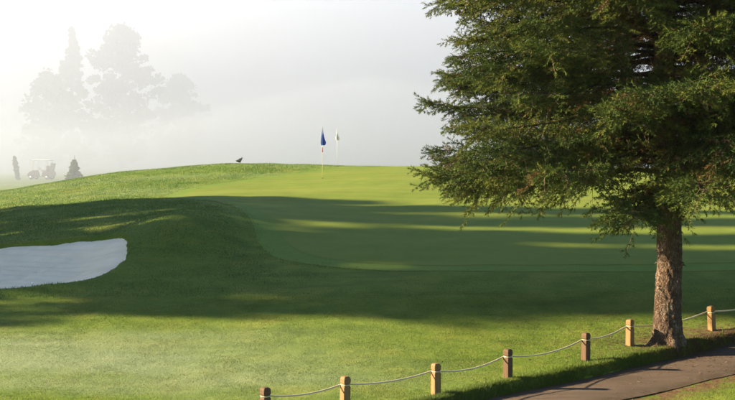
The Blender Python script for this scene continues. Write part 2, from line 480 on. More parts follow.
# ------------------------------------------------------------------ sheets laid on the ground
def sheet(name, Q, zfun, mat, step, lift, x0, x1, y0, y1):
    """a closed outline filled with a grid; border cells follow the outline"""
    xs = np.arange(x0, x1 + step, step); ys = np.arange(y0, y1 + step, step)
    X, Y = np.meshgrid(xs, ys, indexing='ij'); x = X.ravel(); y = Y.ravel()
    d = poly_sdf(x, y, Q); ins = d > -step * 1.5
    # outer ring vertices are pulled to the outline
    eps = .01
    gxd = (poly_sdf(x + eps, y, Q) - d) / eps; gyd = (poly_sdf(x, y + eps, Q) - d) / eps
    out = d < 0
    x = np.where(out & ins, x - d * gxd, x); y = np.where(out & ins, y - d * gyd, y)
    F = grid_faces(len(xs), len(ys))
    keep = ins[F].all(1) & (d[F] > 0).any(1)
    F = F[keep]
    used = np.unique(F); mp = np.full(len(x), -1); mp[used] = np.arange(len(used))
    V = np.stack([x[used], y[used], zfun(x[used], y[used]) + lift], 1)
    return np_obj(name, V, mp[F], mat)

def outline_offset(Q, d):
    n = len(Q); o = []
    for i in range(n):
        t = Q[(i + 1) % n] - Q[i - 1]; t = t / (np.hypot(*t) + 1e-9); o.append(Q[i] + np.array([t[1], -t[0]]) * d)
    return np.array(o)
_area = sum(GREEN[i][0] * GREEN[(i + 1) % len(GREEN)][1] - GREEN[(i + 1) % len(GREEN)][0] * GREEN[i][1] for i in range(len(GREEN)))
COLLAR = outline_offset(GREEN, .75 if _area > 0 else -.75)
tag(sheet('green_collar', COLLAR, hz, M_collar, .25, .006, -10, 24, 25, 61), kind='structure')
tag(sheet('putting_green', GREEN, hz, M_green, .25, .012, -10, 24, 25, 61), kind='structure')

# bunker sand: a raked dish tucked under the grass lip
bx = np.arange(-14.6, -5.6, .1); by = np.arange(24.6, 32.0, .1)
BX, BY = np.meshgrid(bx, by, indexing='ij')
bd = poly_sdf(BX, BY, BUNKER).reshape(BX.shape)
bz = hb(BX, BY) - .06 - .26 * sstep(0, 1.6, bd) + .03 * vnoise(BX, BY, 1.4, 6) + .012 * vnoise(BX, BY * 2.2, 3.1, 8) + .022 * np.sin((BY + .25 * BX + .3 * np.sin(BX * .7)) * 2 * np.pi / .42)
for fx_, fy_ in [(-9.9, 27.2), (-9.6, 27.7), (-9.2, 28.0), (-8.9, 28.5), (-8.5, 28.8), (-8.3, 29.3), (-7.6, 27.6), (-7.9, 27.1)]:
    bz -= .09 * np.exp(-((BX - fx_) / .12) ** 2 - ((BY - fy_) / .16) ** 2)
F = grid_faces(len(bx), len(by)); F = F[(bd.ravel()[F] > -.35).all(1)]
tag(np_obj('bunker_sand', np.stack([BX.ravel(), BY.ravel(), bz.ravel()], 1), F, M_sand), kind='structure')

# cart path
n_a = 22; V = []; E_ = []
for i, p in enumerate(PATH):
    t = PATH[min(i + 1, len(PATH) - 1)] - PATH[max(i - 1, 0)]; t = t / np.hypot(*t); nn = np.array([-t[1], t[0]])
    for j in range(n_a):
        s = (j / (n_a - 1) * 2 - 1) * (PW + .12)
        q = p + nn * s
        V.append((q[0], q[1], float(hb(q[0], q[1])) - .13 + .02 * (1 - (s / PW) ** 2) + .012 * float(vnoise(q[0], q[1], 1.9)))); E_.append(max(0, (abs(s) - PW + .22) / .22))
tag(np_obj('cart_path', V, grid_faces(len(PATH), n_a), M_path, attrs={'edge': E_}), kind='structure')

# ------------------------------------------------------------------ grass blades (uncountable: stuff)
def blades(name, x, y, h, w, mat, lean=.5, seed=1):
    g = np.random.default_rng(seed); n = len(x)
    z = hz(x, y) - .008
    a = g.random(n) * 2 * np.pi; la = g.random(n) * 2 * np.pi; ll = g.random(n) * lean
    h = h * (.6 + .8 * g.random(n)); w = w * (.7 + .6 * g.random(n))
    dx = np.cos(a) * w * .5; dy = np.sin(a) * w * .5
    V = np.empty((n, 3, 3))
    V[:, 0] = np.stack([x - dx, y - dy, z], 1); V[:, 1] = np.stack([x + dx, y + dy, z], 1)
    V[:, 2] = np.stack([x + np.cos(la) * ll * h, y + np.sin(la) * ll * h, z + h], 1)
    rep = lambda q: np.repeat(q, 3)
    return np_obj(name, V.reshape(-1, 3), np.arange(3 * n).reshape(-1, 3), mat, smooth=False,
        attrs={'tint': rep(g.random(n)), 'dew': rep(dew_at(x, y)), 'soil': rep(soil_at(x, y))})

def scatter(n, y0, y1, side=1.5, x_lo=None, x_hi=None, seed=2):
    g = np.random.default_rng(seed)
    u = g.random(n); y = np.sqrt(y0 ** 2 + u * (y1 ** 2 - y0 ** 2))
    q = g.random(n) * 2 - 1; x = q * y * .35 * side
    k = g.random(n) > sstep(.72, 1, np.abs(q)); return x[k], y[k]      # thins out towards the sides
def keep_grass(x, y):
    _, s = seg_dist(x, y, PATH, False)
    k = np.where(s > 0, s > PW - .03, -s > PW - .02)
    k &= poly_sdf(x, y, BUNKER) < -.02
    k &= poly_sdf(x, y, COLLAR) < .02
    soil = soil_at(x, y); k &= np.random.default_rng(5).random(len(x)) > soil * .85
    k &= np.hypot(x - TREE[0], y - TREE[1]) > .33
    return k
x, y = scatter(640000, 13.2, 24.5)
k = keep_grass(x, y) & (vnoise(x, y, 6, 1) * 1.2 + .75 > np.random.default_rng(9).random(len(x)))
x, y = x[k], y[k]
tag(blades('lawn_grass', x, y, .024 + .014 * vnoise(x, y, 1.5, 3), .0085, M_lawn_bl, .9, 3), 'short mown lawn grass between the rope fence and the shaded slope', 'grass', kind='stuff')
x, y = scatter(590000, 24.5, 63.0, seed=4)
k = keep_grass(x, y)
x, y = x[k], y[k]
tag(blades('rough_grass', x, y, (.046 + .04 * vnoise(x, y, .9, 3)) * (1 - .6 * sstep(-4, 0, x)) * (.35 + .65 * sstep(.0, 1.2, -poly_sdf(x, y, COLLAR))), .022, M_rough_bl, .9, 6), 'longer rough grass on the mounds round the bunker and green', 'grass', kind='stuff')
x, y = scatter(460000, 26.5, 60.0, seed=14)
dg = poly_sdf(x, y, COLLAR); k = (dg > -.25) & (np.random.default_rng(3).random(len(x)) < .30 + .70 * np.exp(-np.clip(dg, 0, 9) / .7)); x, y, dg = x[k], y[k], dg[k]
tag(blades('green_grass', x, y, .012 + .016 * np.exp(-np.clip(dg, 0, 9) / .5), .020, M_green_bl, .9, 16), 'close-cut turf of the putting green and its collar', 'grass', kind='stuff')
# taller tufts along the edge of the cart path
g = np.random.default_rng(12); n = 90000
i = g.integers(24, 62, n); p = PATH[i] + (PATH[i + 1] - PATH[i]) * g.random(n)[:, None]
t = PATH[i + 1] - PATH[i]; t /= np.hypot(t[:, 0], t[:, 1])[:, None]
s = PW - .03 + np.abs(g.normal(0, .13, n))
x = p[:, 0] - t[:, 1] * s; y = p[:, 1] + t[:, 0] * s
k = (np.hypot(x - TREE[0], y - TREE[1]) > .36) & (vnoise(x, y, 1.6, 7) > -.22 - .6 * g.random(n))
x, y = x[k], y[k]
tag(blades('verge_grass', x, y, .055 + .03 * vnoise(x, y, 2, 3), .010, M_lawn_bl, .9, 8), 'uneven grass edging the bank above the cart path', 'grass', kind='stuff')

# brown needles and twig bits shed by the spruce on soil, grass and path
g = np.random.default_rng(77); n = 9000
rr_ = np.abs(g.normal(0, 1.7, n)); aa_ = g.random(n) * 6.283
x = TREE[0] + .4 + np.cos(aa_) * rr_ * 1.3; y = TREE[1] - .2 + np.sin(aa_) * rr_
_, s_ = seg_dist(x, y, PATH, False); onp = np.abs(s_) < PW - .02
kk = ~onp | (g.random(n) < .25 + .6 * np.exp(-(PW - np.abs(s_)) / .12)); x, y, onp, s_ = x[kk], y[kk], onp[kk], s_[kk]; n = len(x)
zt = np.where(onp, hb(x, y) - .13 + .02 * (1 - (s_ / PW) ** 2) + .012 * vnoise(x, y, 1.9), hz(x, y)) + .008
l = .012 + .03 * g.random(n) ** 3; w = .003 + .006 * g.random(n); a_ = g.random(n) * 6.283
u = np.stack([np.cos(a_), np.sin(a_), g.normal(0, .15, n)], 1); q = np.stack([-np.sin(a_), np.cos(a_), g.normal(0, .3, n)], 1); P = np.stack([x, y, zt], 1)
V = np.stack([P - u * l[:, None] - q * w[:, None], P + u * l[:, None] - q * w[:, None] * .5, P + u * l[:, None] * .8 + q * w[:, None], P - u * l[:, None] * .9 + q * w[:, None]], 1)
tag(np_obj('needle_litter', V.reshape(-1, 3), np.arange(4 * n).reshape(-1, 4), M_twig, smooth=False), 'brown needles and bits of twig scattered under the spruce', 'litter', kind='stuff')

# ------------------------------------------------------------------ trees
def frames(D, up=(0, 0, 1), g=None):
    """rotation matrices whose local Y is D"""
    D = D / np.linalg.norm(D, axis=1)[:, None]
    u = np.tile(np.array(up, float), (len(D), 1)); bad = np.abs((D * u).sum(1)) > .97; u[bad] = (1, 0, 0)
    X = np.cross(D, u); X /= np.linalg.norm(X, axis=1)[:, None]; Z = np.cross(X, D)
    if g is not None:
        a = g.random(len(D)) * 2 * np.pi; c, s = np.cos(a)[:, None], np.sin(a)[:, None]
        X, Z = X * c + Z * s, -X * s + Z * c
    return np.stack([X, D, Z], 2)

def shoot_template(n, g, nl=.026, nw=.0075):
    """a spruce shoot of unit length along +Y clothed in needles (single triangles)"""
    V = []; 
    for k in range(n):
        t = (k + g.random()) / n * .95 + .03; a = k * 2.4 + g.random() * .6
        sp = .75 + .25 * g.random(); fw = .55 + .5 * t
        d = np.array([math.cos(a) * sp, fw, math.sin(a) * sp]); d /= np.linalg.norm(d)
        w = np.cross(d, [0, 1, 0]); w /= np.linalg.norm(w); w = w * math.cos(a * 3) + np.cross(w, d) * math.sin(a * 3)
        V.append([d * 0 - w * .5, d * 0 + w * .5, d]); V[-1] = (np.array([0, t, 0]), w, d)
    P = np.array([v[0] for v in V]); W = np.array([v[1] for v in V]); D = np.array([v[2] for v in V])
    return P, W, D, nl, nw

def place_shoots(pos, dirs, length, g, ndl, nl, nw):
    """needle triangles for all the shoots"""
    out = []
    m = len(pos); var = 6
    sel = g.integers(0, var, m)
    for v in range(var):
        k = np.where(sel == v)[0]
        if not len(k): continue
        P, W, D, _, _ = shoot_template(ndl, g)
        Rm = frames(dirs[k], g=g)
        L = length[k][:, None, None]
        base = pos[k][:, None, :] + np.einsum('nij,pj->npi', Rm, P) * L
        dd = np.einsum('nij,pj->npi', Rm, D); ww = np.einsum('nij,pj->npi', Rm, W)
        q = nl * (.8 + .4 * g.random((len(k), 1, 1))) * np.clip(L / .12, .7, 1.3)
        T = np.stack([base - ww * nw * .5, base + ww * nw * .5, base + dd * q], 2)
        out.append((k, T))
    tri = np.concatenate([T.reshape(-1, 3, 3) for _, T in out])
    own = np.concatenate([np.repeat(k, T.shape[1]) for k, T in out])
    return tri, own

def spruce(name, loc, H, seed, z_first, reach, fine=True, z_fine=8.5):
    g = np.random.default_rng(seed)
    root = empty(name, loc)
    # ---- trunk: flared, slightly bowed, scaly
    nr, ns = (260, 96) if fine else (30, 12)
    zz = np.concatenate([np.linspace(-.35, 3.4, int(nr * .75)), np.linspace(3.45, H * .97, nr - int(nr * .75))])
    th = np.linspace(0, 2 * np.pi, ns, endpoint=False)
    ZZ, TH = np.meshgrid(zz, th, indexing='ij')
    r0 = .255
    rad = r0 * np.clip(1 - np.clip(ZZ, 0, None) / (H * 1.02), .02, 1) ** .85 + .02 * np.exp(-ZZ / .9)
    lobes = .7 + .5 * np.cos(TH * 5 + 1.1) + .35 * np.cos(TH * 3 + 2.6) + .2 * np.cos(TH * 8)
    fl = np.exp(-np.clip(ZZ, 0, None) / .17)
    rad = rad + fl * .13 * np.clip(lobes, .05, 2)
    if fine:
        uu = TH / (2 * np.pi)
        # wrap the noise round the trunk
        cx, sx = np.cos(TH) * .27, np.sin(TH) * .27
        rad += .030 * (vnoise(cx * 9 + ZZ * 2.1, sx * 9 + ZZ * 3.3, 1.0, 11)) + .022 * vnoise(cx * 26 + ZZ * 5, sx * 26 - ZZ * 13, 1.0, 5) + .012 * vnoise(cx * 60 - ZZ * 16, sx * 60 + ZZ * 25, 1.0, 8)
    bow = .05 * np.sin(ZZ * .9) * sstep(.2, 2, ZZ) - .02 * ZZ * .3
    X = np.cos(TH) * rad + bow; Y = np.sin(TH) * rad
    a = (np.arange(nr - 1)[:, None] * ns + np.arange(ns)[None, :]).ravel(); b = (np.arange(nr - 1)[:, None] * ns + (np.arange(ns)[None, :] + 1) % ns).ravel()
    np_obj('trunk', np.stack([X.ravel(), Y.ravel(), ZZ.ravel()], 1), np.stack([a, b, b + ns, a + ns], 1), M_bark, root)
    # ---- limbs, twigs and shoots
    sp, sd, sl, sdead, sbig, stint = [], [], [], [], [], []
    TW = MB()
    z = z_first; limbs = []
    while z < H * .96:
        whorl = 7 if z < z_fine else 5
        a0 = g.random() * 6.28
        for q in range(whorl):
            limbs.append((z + g.normal(0, .17), a0 + q * 2 * np.pi / whorl + g.normal(0, .22)))
        z += (.262 if z < z_fine else .62) * (.85 + .3 * g.random())
    limbs = [(z_, a_, 0) for z_, a_ in limbs] + ([(2.92, 3.25, 1.0)] if fine else [])
    for zb, az, short in limbs:
        fr = zb / H; near = zb < z_fine and fine; ltint = g.normal(.46, .13)
        L = reach * (1.0 if zb < 7.5 else max(.06, (1 - (zb - 7.5) / (H - 7.5)) ** .8)) * (.84 + .22 * g.random())
        lowk = 1 - min(1, fr * 1.2)
        n_p = 16; T = np.linspace(0, 1, n_p)
        prof = (.16 - .10 * lowk) * T - (.44 * lowk + .10) * T ** 2 + (.24 * lowk + .10) * T ** 3.2 + g.normal(0, .06) * T
        if short: L = short; prof = -.15 * T - .55 * T ** 1.5
        elif zb < z_first + .45: prof = prof - .05 * T ** 2
        wig = np.cumsum(g.normal(0, .018, n_p))
        dirx, diry = math.cos(az), math.sin(az); px, py = -diry, dirx
        P = np.stack([dirx * T * L + px * wig * L, diry * T * L + py * wig * L, zb + prof * L + np.cumsum(g.normal(0, .006, n_p)) * L], 1)
        P[:, 0] += .05 * math.sin(zb * .9) - .006 * zb
        rb = .014 + .0075 * L
        MB().tube([tuple(p) for p in P], [rb * (1 - .88 * t_) for t_ in T], 7 if near else 4).build('branch', M_limb, root, True)
        step = .088 if near else .30
        s_at = .35; side = 1
        while s_at < L:
            t_ = s_at / L; f_ = t_ * (n_p - 1); i_ = min(int(f_), n_p - 2); p0 = P[i_] + (P[i_ + 1] - P[i_]) * (f_ - i_)
            tang = P[i_ + 1] - P[i_]; tang /= np.linalg.norm(tang)
            sidev = np.array([px, py, 0.]) * side; side = -side
            l2 = max(.42 * min(1, L / 2.6), min(1.15, (.30 + .75 * math.sin(min(1, (1 - t_) * 1.25 + .12) * 1.5)) * (.55 + .6 * g.random())) * min(1, L / 2.6))
            ang = .55 + .4 * g.random()
            d0 = tang * math.cos(ang) + sidev * math.sin(ang) + np.array([0, 0, g.normal(-.04, .32)]); d0 /= np.linalg.norm(d0)
            inner = t_ < .30
            is_dead = (inner and g.random() < .5) or g.random() < .025
            m = 6; tt = np.linspace(0, 1, m)
            drp = (.08 + .38 * g.random()) * (1 if zb < H * .7 else .4)
            S = p0[None] + d0[None] * (tt * l2)[:, None]; S[:, 2] -= drp * l2 * tt ** 1.8 - .2 * l2 * np.clip(tt - .75, 0, 1)
            if near: TW.tube([tuple(q_) for q_ in S[::2]] + [tuple(S[-1])], [.006, .005, .004, .002], 3, False)
            ds = .056 if near else .17
            w_ = np.arange(.05, l2, ds) / l2; nn = len(w_); w_ = np.clip(w_ + g.normal(0, .2, nn) * ds / l2, 0, .999)
            ii = np.minimum((w_ * (m - 1)).astype(int), m - 2); fi = (w_ * (m - 1) - ii)[:, None]
            q0 = S[ii] + (S[ii + 1] - S[ii]) * fi
            tg = S[ii + 1] - S[ii]; tg /= np.linalg.norm(tg, axis=1)[:, None]
            lat = np.cross(tg, [0, 0, 1.]); lat /= np.maximum(np.linalg.norm(lat, axis=1), 1e-6)[:, None]; lat *= (1 - 2 * (np.arange(nn) % 2))[:, None]
            l3 = (.10 + .13 * (1 - w_) + .06 * g.random(nn)) * (1 if near else 2.0)
            dd = tg * .62 + lat * .62; dd[:, 2] += -.06 + g.normal(0, .36, nn); dd /= np.linalg.norm(dd, axis=1)[:, None]
            kp = g.random(nn) > (.5 if inner else .0)
            dv = np.where(g.random(nn) < .04, .6, 0.) if not is_dead else np.full(nn, 1.)
            e = S[-1] - S[-2]; e /= np.linalg.norm(e)
            sp += [q0[kp], (S[-1] - e * .03)[None]]; sd += [dd[kp], e[None]]; sl += [l3[kp], [.14 if near else .3]]
            sdead += [dv[kp], [1.0 if is_dead else 0.]]; sbig += [np.full(int(kp.sum()) + 1, 0 if near else 1)]
            stint.append(np.full(int(kp.sum()) + 1, ltint + g.normal(0, .10)) + np.append(w_[kp], 1.0) * .22 - .10)
            s_at += step * (.8 + .4 * g.random()) * (.62 if t_ > .62 else (1.5 if t_ < .3 else 1.0))
        e = P[-1] - P[-2]; e /= np.linalg.norm(e)
        dd = e[None] + g.normal(0, .35, (5, 3)); dd /= np.linalg.norm(dd, axis=1)[:, None]
        sp.append(np.tile(P[-1] - e * .04, (5, 1))); sd.append(dd); sl.append([.2] * 5); sdead.append([0.] * 5); sbig.append([0 if near else 1] * 5); stint.append(np.full(5, ltint + .15))
    if fine:
        for q in range(16):
            z_, a_ = .9 + 2.0 * g.random(), g.random() * 6.28; d_ = Vector((math.cos(a_), math.sin(a_), g.normal(-.15, .2))); o_ = Vector((.05 * math.sin(z_ * .9) - .006 * z_, 0, z_)); l_ = .04 + .10 * g.random() ** 2
            MB().tube([o_ + d_ * .18, o_ + d_ * (.24 + l_ * .5), o_ + d_ * (.24 + l_) + Vector((0, 0, -.03))], [.020, .013, .006], 6).build('branch_stub', M_bark, root, True)
    dead_twig = TW
    sp, sd = np.concatenate(sp), np.concatenate(sd); sl, sdead, sbig = (np.concatenate([np.asarray(q_, float) for q_ in w_]) for w_ in (sl, sdead, sbig))
    tint = np.clip(np.concatenate(stint) + g.normal(0, .10, len(sp)), 0, 1)
    tris, own = [], []
    for big, ndl, nl, nw in ((0, 16, .044, .0165), (1, 9, .12, .055)):
        k = np.where(sbig == big)[0]
        if len(k):
            t_, o_ = place_shoots(sp[k], sd[k], sl[k], g, ndl, nl, nw)
            tris.append(t_); own.append(k[o_])
    tris = np.concatenate(tris); own = np.concatenate(own)
    print('shoots', len(sp), 'tris', len(tris))
    np_obj('crown', tris.reshape(-1, 3), np.arange(len(tris) * 3).reshape(-1, 3), M_needle, root, smooth=False,
        attrs={'tint': np.repeat(tint[own], 3), 'dead': np.repeat(sdead[own], 3)})
    if dead_twig.v: dead_twig.build('twigs', M_twig, root)
    return root

tz = float(hb(*TREE))
st = spruce('spruce_tree', (TREE[0], TREE[1], tz), 17.0, 21, 3.3, 4.45, z_fine=8.2)
tag(st, 'large dense spruce with drooping boughs and bare scaly trunk beside the cart path', 'tree')

def leafy_tree_mesh(H, prof, n_clump, n_leaf, leaf, seed, droop=0., spread=.55):
    """crown of leaf-sized faces in clumps on limbs; prof(t) = radius at height fraction t (0 crown base .. 1 top)"""
    g = np.random.default_rng(seed); z0 = prof['z0']
    C = []; LB = MB()
    top = Vector((g.normal(0, .2), g.normal(0, .2), H * .93))
    LB.tube([(0, 0, -.4), (0, 0, .05), (top.x * .3, top.y * .3, H * .35), tuple(top)], [.030 * H, .022 * H, .015 * H, .003 * H], 9)
    for c in range(n_clump):
        t = (c + g.random()) / n_clump; t = t ** prof.get('dist', .8)
        a = g.random() * 6.283; rag = prof.get('rag', 0.)
        r = prof['r'](t) * (.35 + .72 * math.sqrt(g.random())) * (1 + rag * (math.sin(a * 3 + t * 17) * .5 + math.sin(a * 2 - t * 31 + 1.7) * .5 + g.normal(0, .35)))
        zc = z0 + (H - z0) * t
        p = np.array([math.cos(a) * r, math.sin(a) * r, zc - droop * r]); C.append(p)
        if c % 3 == 0:
            zt = max(.6, zc - r * .35); k = zt / H
            LB.tube([(top.x * k, top.y * k, zt), (p[0] * .5, p[1] * .5, (zt + p[2]) / 2 + .1), tuple(p)], [.006 * H * (1 - .6 * k), .004 * H * (1 - .6 * k), .012], 5)
    C = np.array(C); idx = np.repeat(np.arange(n_clump), n_leaf)
    sz = (spread * (.6 + .8 * g.random(n_clump)) * (1 - prof.get('tip', 0.) * np.clip((C[:, 2] - z0) / (H - z0), 0, 1)))[idx][:, None]
    o = g.normal(0, 1, (len(idx), 3)); o /= np.linalg.norm(o, axis=1)[:, None]; o *= g.random((len(idx), 1)) ** .45
    o[:, 2] *= .62
    P = C[idx] + o * sz
    D = g.normal(0, 1, (len(idx), 3)) + o * .8; Rm = frames(D, g=g)
    l = leaf * (.6 + .8 * g.random(len(idx)))
    q = np.array([[-.45, 0, 0], [0, .62, 0], [.45, 0, 0], [0, -.62, 0]])
    V = P[:, None] + np.einsum('nij,pj->npi', Rm, q) * l[:, None, None]
    F = np.arange(len(idx) * 4).reshape(-1, 4)
    tint = np.clip(.5 + g.normal(0, .2, n_clump)[idx] + g.normal(0, .12, len(idx)), 0, 1)
    cm = np_mesh('crown', V.reshape(-1, 3), F, M_leaf, False, {'tint': np.repeat(tint, 4), 'dead': np.zeros(len(idx) * 4)})
    return cm, LB.mesh('trunk', M_bark2, True)

def tree_from(name, meshes, loc, rz, s, label, group=None):
    r = empty(name, loc, rz); r.scale = s if hasattr(s, '__len__') else (s, s, s)
    link(bpy.data.objects.new('trunk', meshes[1]), r); link(bpy.data.objects.new('crown', meshes[0]), r)
    return tag(r, label, 'tree', group)

def taper(r0, p=.75, low=.15): return lambda t: r0 * (min(1, .35 + t / low * .65) if t < low else max(.03, (1 - (t - low) / (1 - low))) ** p)
def oval(r0): return lambda t: r0 * max(.12, math.sin(math.pi * min(1, .16 + t * .84)) ** .6)

# the wood to the sunward side of the bunker: it shades the slope and most of the green
dense = leafy_tree_mesh(20, {'z0': .6, 'r': taper(4.6, .74, .1), 'dist': .85}, 340, 70, .42, 31, .12, 1.0)
spire = leafy_tree_mesh(20, {'z0': .8, 'r': taper(4.4, .8, .1), 'dist': .8}, 250, 70, .36, 33, .15, .85)
dense2 = leafy_tree_mesh(17, {'z0': .8, 'r': oval(4.2), 'dist': .8}, 260, 70, .40, 32, .05, .9)
for i, (x, y, ms, s, rz, lab) in enumerate([
    (-29.5, 30.0, dense, (1.0, 1.04, 1.32), .3, 'tallest dense tree of the shading row, next to the open lawn'),
    (-31.0, 33.2, spire, (.54, .54, 1.02), 2.1, 'slim tapering tree beside the tallest one in the shading row'),
    (-28.0, 35.3, spire, (.50, .50, 1.02), 4.0, 'slimmest tapering tree in the middle of the shading row'),
    (-31.0, 39.0, spire, (.52, .52, 1.15), 5.2, 'tallest of the slim tapering trees in the shading row'),
    (-29.0, 41.3, spire, (.46, .46, .92), .9, 'shorter slim tree next to the low rounded one in the shading row'),
    (-32.0, 43.6, dense2, (.62, .62, .80), 1.1, 'low rounded tree ending the shading row beyond the bunker')]):
    tree_from('shade_tree', ms, (x, y, float(hb(x, y)) - .1), rz, s, lab, 'trees in the row that shades the green')

# trees out in the mist
fs = leafy_tree_mesh(27, {'z0': .8, 'r': taper(4.6, .9, .12), 'dist': .75, 'rag': .38, 'tip': .72}, 200, 44, .6, 41, .3, 1.25)
fb = leafy_tree_mesh(27, {'z0': 1.6, 'r': oval(6.0), 'dist': .8, 'rag': .30}, 170, 56, .65, 42, .0, 1.7)
fo = leafy_tree_mesh(18, {'z0': 1.0, 'r': oval(4.2), 'dist': .8, 'rag': .4}, 90, 56, .55, 43, .0, 1.45)
MIST = [('conifer_tree', fs, (72, 27.5, 205), (1, 1, 1), 'tall pointed conifer fading into the mist'),
        ('broad_tree', fb, (122, 28, 210), (1, 1, 1), 'broad round-topped tree fading into the mist beside the pointed conifer'),
        ('bushy_tree', fo, (47, 73, 195), (1, 1, 1), 'lower bushy tree with ragged side at the foot of the misty conifer'),
        ('faint_tree', fb, (180, 76, 235), (.82, .82, .8), 'faintest rounded tree, standing apart and nearly lost in the mist')]
for nm, ms, (px, py, Y), s, lab in MIST:
    x = (px - 367.5) / 1050 * Y; gz = float(hb(x, Y)); top = 3.6 - (py - 150) / 1050 * Y
    H = {id(fs): 27, id(fb): 27, id(fo): 18}[id(ms)]
    sz = (top - gz) / H * 1.0
    tree_from(nm, ms, (round(x, 2), Y, gz - .1), random.random() * 6, (s[0], s[1], sz), lab)

# small fir and slim leaning shrub behind the crest
def young_fir_mesh(H, seed):
    g = np.random.default_rng(seed); W = MB(); V = []; tint = []
    W.tube([(0, 0, -.2), (0, 0, H * .5), (.02, 0, H)], [.05, .03, .006], 7)
    for q in range(17):
        z = .15 + (H - .40) * q / 17 + g.normal(0, .03); L = .90 * (1 - q / 17.6) ** .9 * (.85 + .3 * g.random())
        for k_ in range(7):
            a = k_ * .9 + q * 2.1 + g.random() * .3; d = np.array([math.cos(a), math.sin(a), -.15 + g.normal(0, .16)]); e = np.array([0, 0, z]) + d * L
            W.tube([(0, 0, z), tuple(e)], [.010, .003], 4, False)
            nn = int(24 * L) + 4
            for u in np.linspace(.15, 1, nn):
                for sgn in (-1, 1):
                    p = np.array([0, 0, z]) + d * L * u; l = .16 * (1.15 - .5 * u)
                    w = (np.array([-d[1], d[0], 0]) * sgn + d * .7 + [0, 0, g.normal(-.25, .4)]) * l
                    up = np.array([0, 0, .055]); V += [p - up, p + up, p + w]; tint += [g.random()] * 3
    for u in range(14):
        a = u * 2.4; p = np.array([.02, 0, H - .3 + u * .022]); V += [p, p + [0, 0, .03], p + [.07 * math.cos(a), .07 * math.sin(a), .06]]; tint += [.5] * 3
    cm = np_mesh('crown', np.array(V), np.arange(len(V)).reshape(-1, 3), M_leaf, False, {'tint': tint, 'dead': np.zeros(len(V))})
    return cm, W.mesh('trunk', M_bark2, True)
x, y = -24.3, 87.0
tree_from('young_fir', young_fir_mesh(2.5, 5), (x, y, float(hb(x, y)) - .05), 0, .98, 'small young fir poking up behind the grassy crest')
sm2 = leafy_tree_mesh(2.5, {'z0': .1, 'r': oval(.22), 'dist': .9}, 110, 30, .09, 52, 0, .11)
x, y = -32.6, 98.0
o = tree_from('slim_shrub', sm2, (x, y, float(hb(x, y)) - .05), 0, .92, 'slim upright shrub leaning over in the mist beside the golf cart')
o.rotation_euler = (0, -.16, 0); o['category'] = 'shrub'

# ------------------------------------------------------------------ rope fence
def wood(name, lo, hi):
    t = NT(name); v = t.coord((7, 7, .8)); f = t.noise(v, 6, 5, .65); k = t.noise(t.coord(), 5, 3)
    c = t.ramp(f, [(.3, lo), (.7, hi)]); c = t.mix(t.math('MULTIPLY', k, .5), c, tuple(x * .6 for x in lo))
    return t.done(t.bsdf(c, .75, f, .5, .008, .2))
M_new = wood('pale_timber', (.155, .092, .036), (.285, .182, .076))
M_old = wood('weathered_timber', (.075, .044, .024), (.125, .078, .042))
def rope_mat():
    t = NT('rope'); v = t.coord(); w = t.n('TexWave', _wave_type='BANDS', _bands_direction='DIAGONAL', Scale=22.0, Distortion=.6); t.l(v, w.inputs['Vector'])
    c = t.mix(w.outputs['Fac'], (.46, .41, .27), (.74, .69, .50)); c = t.mix(t.noise(v, 6, 4), c, (.55, .50, .34))
    return t.done(t.bsdf(c, .9, w.outputs['Fac'], .8, .01, .1))
M_rope = rope_mat()
POSTS = [(-1.46, 15.0, 'old', .05, (0, 0)), (-.34, 15.71, 'new', .0, (.01, .02)), (1.08, 16.56, 'new', -.12, (0, 0)), (2.35, 17.58, 'old', .1, (.01, -.01)),
         (3.95, 19.0, 'old', .0, (0, .015)), (5.06, 20.25, 'new', .05, (0, .01)), (7.0, 21.34, 'new', -.05, (.02, -.10)), (9.15, 22.6, 'new', .1, (0, .0))]
LABS = ['dark weathered fence post at the free end of the rope', 'pale timber fence post next to the dark end post',
        'bright pale fence post nearest the lower end of the cart path, between two rope spans', 'dark weathered fence post next to the bright pale one, two posts short of the spruce',
        'brown fence post just short of the one beside the spruce trunk', 'golden timber fence post close beside the spruce trunk',
        'golden fence post tilting on the bare soil past the spruce', 'golden fence post farthest along the rope past the tilting one']
PH = .50; ROPE_Z = .375
rope_pts = []
for (x, y, kind, rz, (tx, ty)), lab in zip(POSTS, LABS):
    z = float(hz(x, y)); r = empty('fence_post', (x, y, z), R(37) + rz); r.rotation_euler = (tx, ty, R(37) + rz)
    m = M_new if kind == 'new' else M_old
    a = .060; b = .050
    prof = [(-.25, a), (ROPE_Z - .03, a), (ROPE_Z - .016, b), (ROPE_Z + .016, b), (ROPE_Z + .03, a), (PH - .035, a), (PH - .012, a * .86), (PH, a * .55)]
    mb = MB(); V = []; F = []
    for zz_, h in prof:
        c = h * .88
        for sx, sy in ((-c, -h), (c, -h), (h, -c), (h, c), (c, h), (-c, h), (-h, c), (-h, -c)): V.append((sx, sy, zz_))
    for i in range(len(prof) - 1):
        for j in range(8): F.append((i * 8 + j, i * 8 + (j + 1) % 8, (i + 1) * 8 + (j + 1) % 8, (i + 1) * 8 + j))
    F.append(tuple(range(8))[::-1]); F.append(tuple((len(prof) - 1) * 8 + j for j in range(8)))
    mb.add(V, F).build('shaft', m, r)
    ring = [(math.cos(q) * .062, math.sin(q) * .062, ROPE_Z) for q in np.linspace(0, 2 * math.pi, 17)]
    MB().tube(ring, .009, 6, False).build('rope_loop', M_rope, r, True)
    tag(r, lab, 'fence post', 'posts of the rope fence')
    off = Vector((tx * 0 + ty * ROPE_Z, -tx * ROPE_Z, 0))
    rope_pts.append(Vector((x, y, z + ROPE_Z)) + off)
full = []
back = Vector((-.6, .8, 0)) * .066
